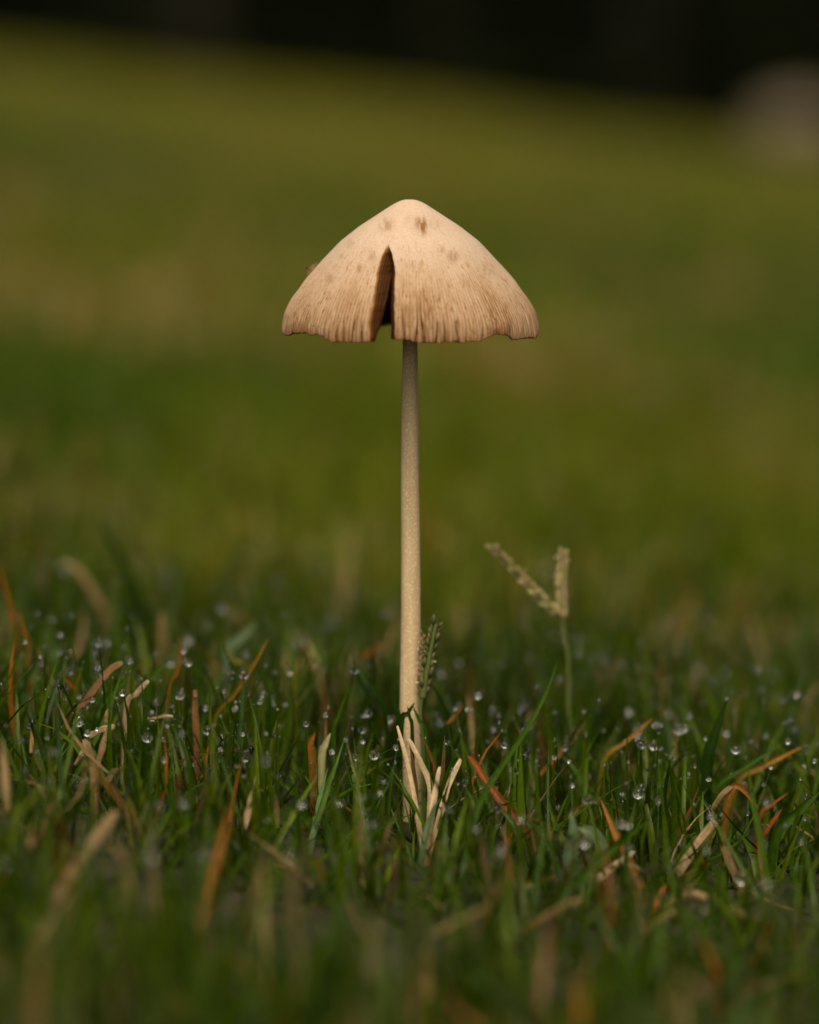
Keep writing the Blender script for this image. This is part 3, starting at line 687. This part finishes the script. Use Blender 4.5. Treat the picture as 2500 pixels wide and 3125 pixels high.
# thatch: dead scraps lying low between the blades
n = 4000
xt, yt = scatter(n, -0.30, 0.75, halfA)
cols = np.where(rng.random(len(xt))[:, None] < 0.6, np.array([0.28, 0.19, 0.085]), np.array([0.16, 0.07, 0.018])) * rng.uniform(0.4, 1.2, len(xt))[:, None]
V_, F_, T_, _ = blade_field(xt, yt, rng.uniform(0.006, 0.016, len(xt)), rng.uniform(0.0006, 0.0014, len(xt)), 3, False, 1.0, 0.6, cols, ground_z(xt, yt) - GZ0 + rng.uniform(0.0, 0.010, len(xt)))
parts.append((V_, F_, T_))
# zone B: lawn around it
xb = rng.uniform(-0.9, 0.9, 62000); yb = rng.uniform(-1.0, 1.25, 62000)
k = (np.abs(xb) > halfA(yb)) | (yb < -0.30) | (yb > 0.75)
k &= np.hypot(xb, yb + CAM_D) > 0.10
xb, yb = xb[k], yb[k]
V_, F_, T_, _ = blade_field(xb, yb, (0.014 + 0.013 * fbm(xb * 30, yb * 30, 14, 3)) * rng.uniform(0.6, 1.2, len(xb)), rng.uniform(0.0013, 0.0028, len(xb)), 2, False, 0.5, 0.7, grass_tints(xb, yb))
parts.append((V_, F_, T_))
# denser where the frame looks through zone B/C
halfC = lambda y: 0.35 + 0.22 * (y + CAM_D)
xc, yc = scatter(110000, 0.75, 4.2, halfC, 1.3)
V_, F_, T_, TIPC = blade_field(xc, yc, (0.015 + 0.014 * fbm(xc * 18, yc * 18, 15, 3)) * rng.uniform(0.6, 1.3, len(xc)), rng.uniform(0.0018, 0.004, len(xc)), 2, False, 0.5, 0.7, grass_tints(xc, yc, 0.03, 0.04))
parts.append((V_, F_, T_))
xd, yd = scatter(130000, 4.0, 27.0, lambda y: 1.0 + 0.27 * y, 1.4)
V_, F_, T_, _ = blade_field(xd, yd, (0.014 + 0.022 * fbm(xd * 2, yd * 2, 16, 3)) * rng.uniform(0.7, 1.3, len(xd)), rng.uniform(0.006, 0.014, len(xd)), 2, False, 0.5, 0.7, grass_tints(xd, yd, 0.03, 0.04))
parts.append((V_, F_, T_))
SUPPORT = [(z3(540, 850), 0.004), (z3(620, 1103), 0.002), (z3(585, 1200), 0.0), (z3(590, 1262), -0.001), (z2(410, 1045), 0.010), (z2(1215, 1395), -0.008), (z2(568, 880), 0.022), (z2(562, 940), 0.021), (z2(565, 1015), 0.021)]
for n_, (pxy, y_) in enumerate(SUPPORT):
    tip = at_y(pxy[0], pxy[1], y_) + Vector((0, 0.0003, 0.0002)); x0 = tip.x + (0.004 if n_ % 2 else -0.003); foot = Vector((x0, y_ + 0.002, gz(x0, y_) - 0.001))
    P5 = bezier_pts([foot, foot.lerp(tip, 0.55) + Vector(((x0 - tip.x) * 0.25, 0, 0)), tip], 8)
    W5 = [0.0006 * (1 - 0.85 * q / 8) for q in range(9)]
    V_ = np.array([tuple(p + Vector((sg * w5, 0, 0))) for p, w5 in zip(P5, W5) for sg in (-1, 1)]); F_ = np.array([(2 * q, 2 * q + 1, 2 * q + 3, 2 * q + 2) for q in range(8)])
    parts.append((V_, F_, np.tile(np.array([0.022, 0.058, 0.002]), (18, 1))))
off = 0; VV = []; FF = []; TT = []
for a, b, c in parts:
    VV.append(a); FF.append(b + off); TT.append(c); off += len(a)
me = mesh_np('grass', np.vstack(VV), np.vstack(FF)); color_attr(me, 'tint', np.vstack(TT))
tag(link('grass', me, M_GRASS), 'short wet green lawn grass with scattered dead blades', 'grass', kind='stuff')

# ------------------------------------------------------------------ dewdrops
m = NT('dew_water'); m.b.inputs['Base Color'].default_value = (1, 1, 1, 1); m.b.inputs['Roughness'].default_value = 0.0
m.b.inputs['IOR'].default_value = 1.33; m.b.inputs['Transmission Weight'].default_value = 1.0
bm = bmesh.new(); bmesh.ops.create_icosphere(bm, subdivisions=3, radius=1.0)
for v in bm.verts: v.co.z *= 0.96 if v.co.z > 0 else 1.02
DROP = bpy.data.meshes.new('dew_drop'); bm.to_mesh(DROP); bm.free(); DROP.materials.append(m.m)
DROP.polygons.foreach_set('use_smooth', np.ones(len(DROP.polygons), bool))
def drop(p, r, label, group=None):
    o = bpy.data.objects.new('dew_drop', DROP); COL.objects.link(o); o.location = p; o.scale = (r * random.uniform(0.9, 1.08), r, r * random.uniform(0.88, 1.12)); o.rotation_euler = (random.uniform(-.4, .4), random.uniform(-.4, .4), random.uniform(0, 6))
    return tag(o, label, 'dewdrop', group)
def pdrop(px, py, rpx, y, label, group=None): return drop(at_y(px, py, y), rpx / FPX * (y + CAM_D), label, group)
pdrop(*z3(540, 850), 16, 0.004, 'largest clear dewdrop, perched alone on a dark blade tip left of the stem')
pdrop(*z3(620, 1103), 14, 0.002, 'bright white dewdrop below and right of the largest dewdrop')
pdrop(*z3(585, 1200), 13, 0.000, 'upper of two dewdrops stacked below the bright white dewdrop')
pdrop(*z3(590, 1262), 10, -0.001, 'lower of two dewdrops stacked below the bright white dewdrop')
pdrop(*z2(1103, 1003), 11, 0.003, 'clear dewdrop on the tip of a slim dark blade')
pdrop(*z2(410, 1045), 15, 0.010, 'large dewdrop beside the small red-orange blade tip')
pdrop(*z2(1215, 1395), 16, -0.008, 'large dewdrop right of the upright brown straw')
pdrop(*z2(568, 880), 14, 0.022, 'upper dewdrop of a soft vertical trio behind the broad dark blade')
pdrop(*z2(562, 940), 11, 0.021, 'middle dewdrop of a soft vertical trio behind the broad dark blade')
pdrop(*z2(565, 1015), 14, 0.021, 'lower dewdrop of a soft vertical trio behind the broad dark blade')
pdrop(*z2(983, 992), 7, 0.004, 'small dewdrop on the tip of the broad green blade')
pdrop(*z2(1142, 1185), 8, -0.005, 'small dewdrop on top of the upright brown straw')
pdrop(*z4(1185, 634), 6, -0.002, 'tiny dewdrop on the tip of the broad dark pointed blade')
pdrop(*z4(1542, 882), 10, -0.002, 'dewdrop at the end of the long slanting green blade')
pdrop(*z4(240, 920), 11, -0.001, 'dewdrop just below the tip of the thin straight dark blade')
pdrop(*z4(1280, 1680), 26, -0.045, 'large blurred dewdrop on the tan straw below the folded blade')
pdrop(*z4(1062, 1850), 24, -0.058, 'large blurred dewdrop at the end of the curved tan straw')
# many alike drops at the tips of lawn blades
X_, Y_, Zd = proj(TIPS)
hgt = TIPS[:, 2] - (ground_z(TIPS[:, 0], TIPS[:, 1]) - GZ0)
ok = (X_ > 5) & (X_ < 2495) & (Y_ < 3000) & (hgt > 0.0135) & (TIPS[:, 1] > -0.11) & (TIPS[:, 1] < 0.24)
wgt = np.exp(-((TIPS[:, 1] + 0.010) / 0.06) ** 2) + 0.12
w4 = np.linspace(0, 1, 5)[None, None, :, None]
fine = (VB[:, :-1, None, 1] * (1 - w4) + VB[:, 1:, None, 1] * w4).reshape(-1, 3); fX, fY, fZ = proj(fine)
zb = np.full((320, 260), 9.0); m_ = (fX > 0) & (fX < 2590) & (fY > 0) & (fY < 3190); np.minimum.at(zb, ((fY[m_] / 10).astype(int), (fX[m_] / 10).astype(int)), fZ[m_])
seen = np.zeros(len(TIPS), bool); q_ = np.where(ok)[0]; seen[q_] = Zd[q_] < zb[(Y_[q_] / 10).astype(int), (X_[q_] / 10).astype(int)] + 0.0015
ok &= seen
idx = np.where(ok)[0]; idx = rng.permutation(idx); idx = idx[rng.random(len(idx)) < wgt[idx] / wgt[idx].max()]
taken = []; cnt = 0
for q in idx:
    p = TIPS[q]
    if any((p[0] - t_[0]) ** 2 + (p[1] - t_[1]) ** 2 < 0.003 ** 2 for t_ in taken): continue
    if abs(X_[q] - 1258) < 45 and Y_[q] < 2150: continue
    taken.append(p); cnt += 1
    rr_ = random.choice([0.0003, 0.00036, 0.0004, 0.00045, 0.0005, 0.00055, 0.0006, 0.0007, 0.0009])
    p = VB[q, random.choice([5, 5, 5, 5, 4]), 1]
    drop(Vector(p) + Vector((0, -rr_ * 0.7, -rr_ * random.uniform(0, 0.5))), rr_, 'clear round dewdrop beaded on the tip of a short lawn blade', 'dewdrops on the lawn blades')
    if cnt >= 283: break
# fine dew: specks along the blades, too small to count
bm = bmesh.new(); bmesh.ops.create_icosphere(bm, subdivisions=1, radius=1.0)
iv = np.array([v.co[:] for v in bm.verts]); jf = np.array([[v.index for v in f.verts] for f in bm.faces]); bm.free()
cand = np.where((VA[:, 1] > -0.12) & (VA[:, 1] < 0.16) & (VA[:, 2] - (ground_z(VA[:, 0], VA[:, 1]) - GZ0) > 0.012))[0]
cand = rng.choice(cand, 8000, replace=False)
rv = rng.uniform(0.00010, 0.00032, len(cand))
V = (VA[cand][:, None] + iv[None] * rv[:, None, None]).reshape(-1, 3); F = (jf[None] + (np.arange(len(cand)) * len(iv))[:, None, None]).reshape(-1, 3)
tag(link('dew', mesh_np('dew', V, F), m.m), 'fine specks of dew scattered along the wet grass blades', 'dew', kind='stuff')

# ------------------------------------------------------------------ far side: boulder and dark evergreens beyond the lawn
bx, by = float(at_y(2440, 330, 27).x), 27.0
bm = bmesh.new(); bmesh.ops.create_icosphere(bm, subdivisions=5, radius=1.0)
for v in bm.verts:
    d = v.co.normalized()
    k = 1 + 0.34 * (float(fbm(d.x * 1.6 + 9, d.y * 1.6 + d.z * 2.1 + 5, 5, 3)) - 0.5) + 0.08 * (float(fbm(d.x * 7 + 3, d.z * 7 + d.y * 5, 6, 3)) - 0.5)
    v.co = Vector((d.x * 0.40, d.y * 0.36, d.z * 0.26)) * k
me = bpy.data.meshes.new('boulder'); bm.to_mesh(me); bm.free(); me.polygons.foreach_set('use_smooth', np.ones(len(me.polygons), bool))
m = NT('boulder_stone'); n1 = m.n('ShaderNodeTexNoise', Scale=9.0, Detail=8.0)
m.l(m.ramp(n1.outputs[0], [(0.3, (0.085, 0.068, 0.045)), (0.7, (0.15, 0.118, 0.08))]), m.b.inputs['Base Color']); m.b.inputs['Roughness'].default_value = 0.9; m.bump(n1.outputs[0], 0.6, 0.03)
o = link('boulder', me, m.m); o.location = (bx, by, gz(bx, by) + 0.16)
tag(o, 'blurred pale pinkish stone at the far edge of the lawn', 'boulder')

m = NT('evergreen_leaf'); g = m.n('ShaderNodeObjectInfo'); a = m.n('ShaderNodeAttribute', attribute_name='tint')
m.l(a.outputs['Color'], m.b.inputs['Base Color']); m.b.inputs['Roughness'].default_value = 0.7; m.b.inputs['Specular IOR Level'].default_value = 0.05
M_EV = m.m
m = NT('bark_dark'); n1 = m.n('ShaderNodeTexNoise', Scale=14.0, Detail=6.0); m.l(m.ramp(n1.outputs[0], [(0.3, (0.02, 0.015, 0.01)), (0.7, (0.06, 0.045, 0.03))]), m.b.inputs['Base Color']); m.b.inputs['Roughness'].default_value = 0.95; m.bump(n1.outputs[0], 0.8, 0.02)
M_BK = m.m
def tree_meshes(seed, H, Rb):
    r = np.random.default_rng(seed); n = 9000
    t = r.random(n) ** 1.35; z = 0.02 + t * (H - 0.1)
    rad = Rb * (1 - z / H) ** 0.75 * (0.55 + 0.5 * np.sqrt(r.random(n))) * (0.8 + 0.45 * vnoise(z * 2.2, r.random(n) * 0 + seed, 3))
    an = r.uniform(0, 2 * np.pi, n); lob = 0.82 + 0.28 * vnoise(an * 2.0, z * 1.6, seed)
    c = np.stack([np.cos(an) * rad * lob, np.sin(an) * rad * lob, z], 1)
    sz = r.uniform(0.10, 0.26, n)
    d1 = np.stack([np.cos(an) * 0.8, np.sin(an) * 0.8, r.normal(-0.25, 0.5, n)], 1) + r.normal(0, 0.35, (n, 3)); d1 /= np.linalg.norm(d1, axis=1)[:, None]
    d2 = np.cross(d1, r.normal(0, 1, (n, 3))); d2 /= np.linalg.norm(d2, axis=1)[:, None]
    a = sz[:, None] * d1; b = sz[:, None] * d2 * 0.45
    V = np.stack([c - a * 0.5, c + b * 0.5, c + a * 0.7, c - b * 0.5], 1).reshape(-1, 3)
    F = np.arange(n * 4).reshape(-1, 4)
    T = np.repeat(np.array([0.007, 0.010, 0.003]) * r.uniform(0.6, 1.3, n)[:, None], 4, axis=0)
    crown = mesh_np('crown', V, F, False); color_attr(crown, 'tint', T)
    NC, NR = 10, 12; vv = []
    for q in range(NR + 1):
        f = q / NR; rr = 0.16 * (1 - f) + 0.02 + 0.06 * max(0, 0.15 - f)
        for k in range(NC): a_ = 2 * math.pi * k / NC; vv.append((math.cos(a_) * rr + 0.05 * math.sin(f * 5 + seed), math.sin(a_) * rr, f * H * 0.96 - 0.1))
    lim = []
    ff = [(q * NC + k, q * NC + (k + 1) % NC, (q + 1) * NC + (k + 1) % NC, (q + 1) * NC + k) for q in range(NR) for k in range(NC)]
    for q in range(26):
        zz = 0.4 + q / 26 * H * 0.75; aa = q * 2.4; L = Rb * (1 - zz / H) ** 0.75 * 0.85; b0 = len(vv)
        for e, (ll, rr) in enumerate(((0.0, 0.035), (L, 0.008))):
            for k in range(4): a_ = math.pi / 2 * k; vv.append((math.cos(aa) * ll - math.sin(aa) * math.cos(a_) * rr, math.sin(aa) * ll + math.cos(aa) * math.cos(a_) * rr, zz + 0.1 * e + math.sin(a_) * rr))
        ff += [(b0 + k, b0 + (k + 1) % 4, b0 + 4 + (k + 1) % 4, b0 + 4 + k) for k in range(4)]
    return crown, mesh_np('trunk', np.array(vv), np.array(ff))
TM = [tree_meshes(11, 6.4, 1.9), tree_meshes(12, 7.4, 2.1), tree_meshes(13, 5.6, 1.8)]
rd = random.Random(5)
spots = [(x0 + rd.uniform(-0.3, 0.3), 30 + rd.uniform(-0.4, 0.4)) for x0 in np.arange(-11, 11.1, 2.2)] + [(x0 + rd.uniform(-0.3, 0.3), 32.8 + rd.uniform(-0.4, 0.4)) for x0 in np.arange(-10, 10.1, 2.4)]
for k, (x0, y0) in enumerate(spots):
    root = empty('evergreen_tree', (x0, y0, gz(x0, y0))); root.rotation_euler.z = rd.uniform(0, 6.28); root.scale = (1, 1, 1) 
    c_, t_ = TM[k % 3]
    link('crown', c_, M_EV, root); link('trunk', t_, M_BK, root)
    tag(root, 'dark dense evergreen tree in the blurred row beyond the lawn', 'tree', 'dark trees beyond the lawn')
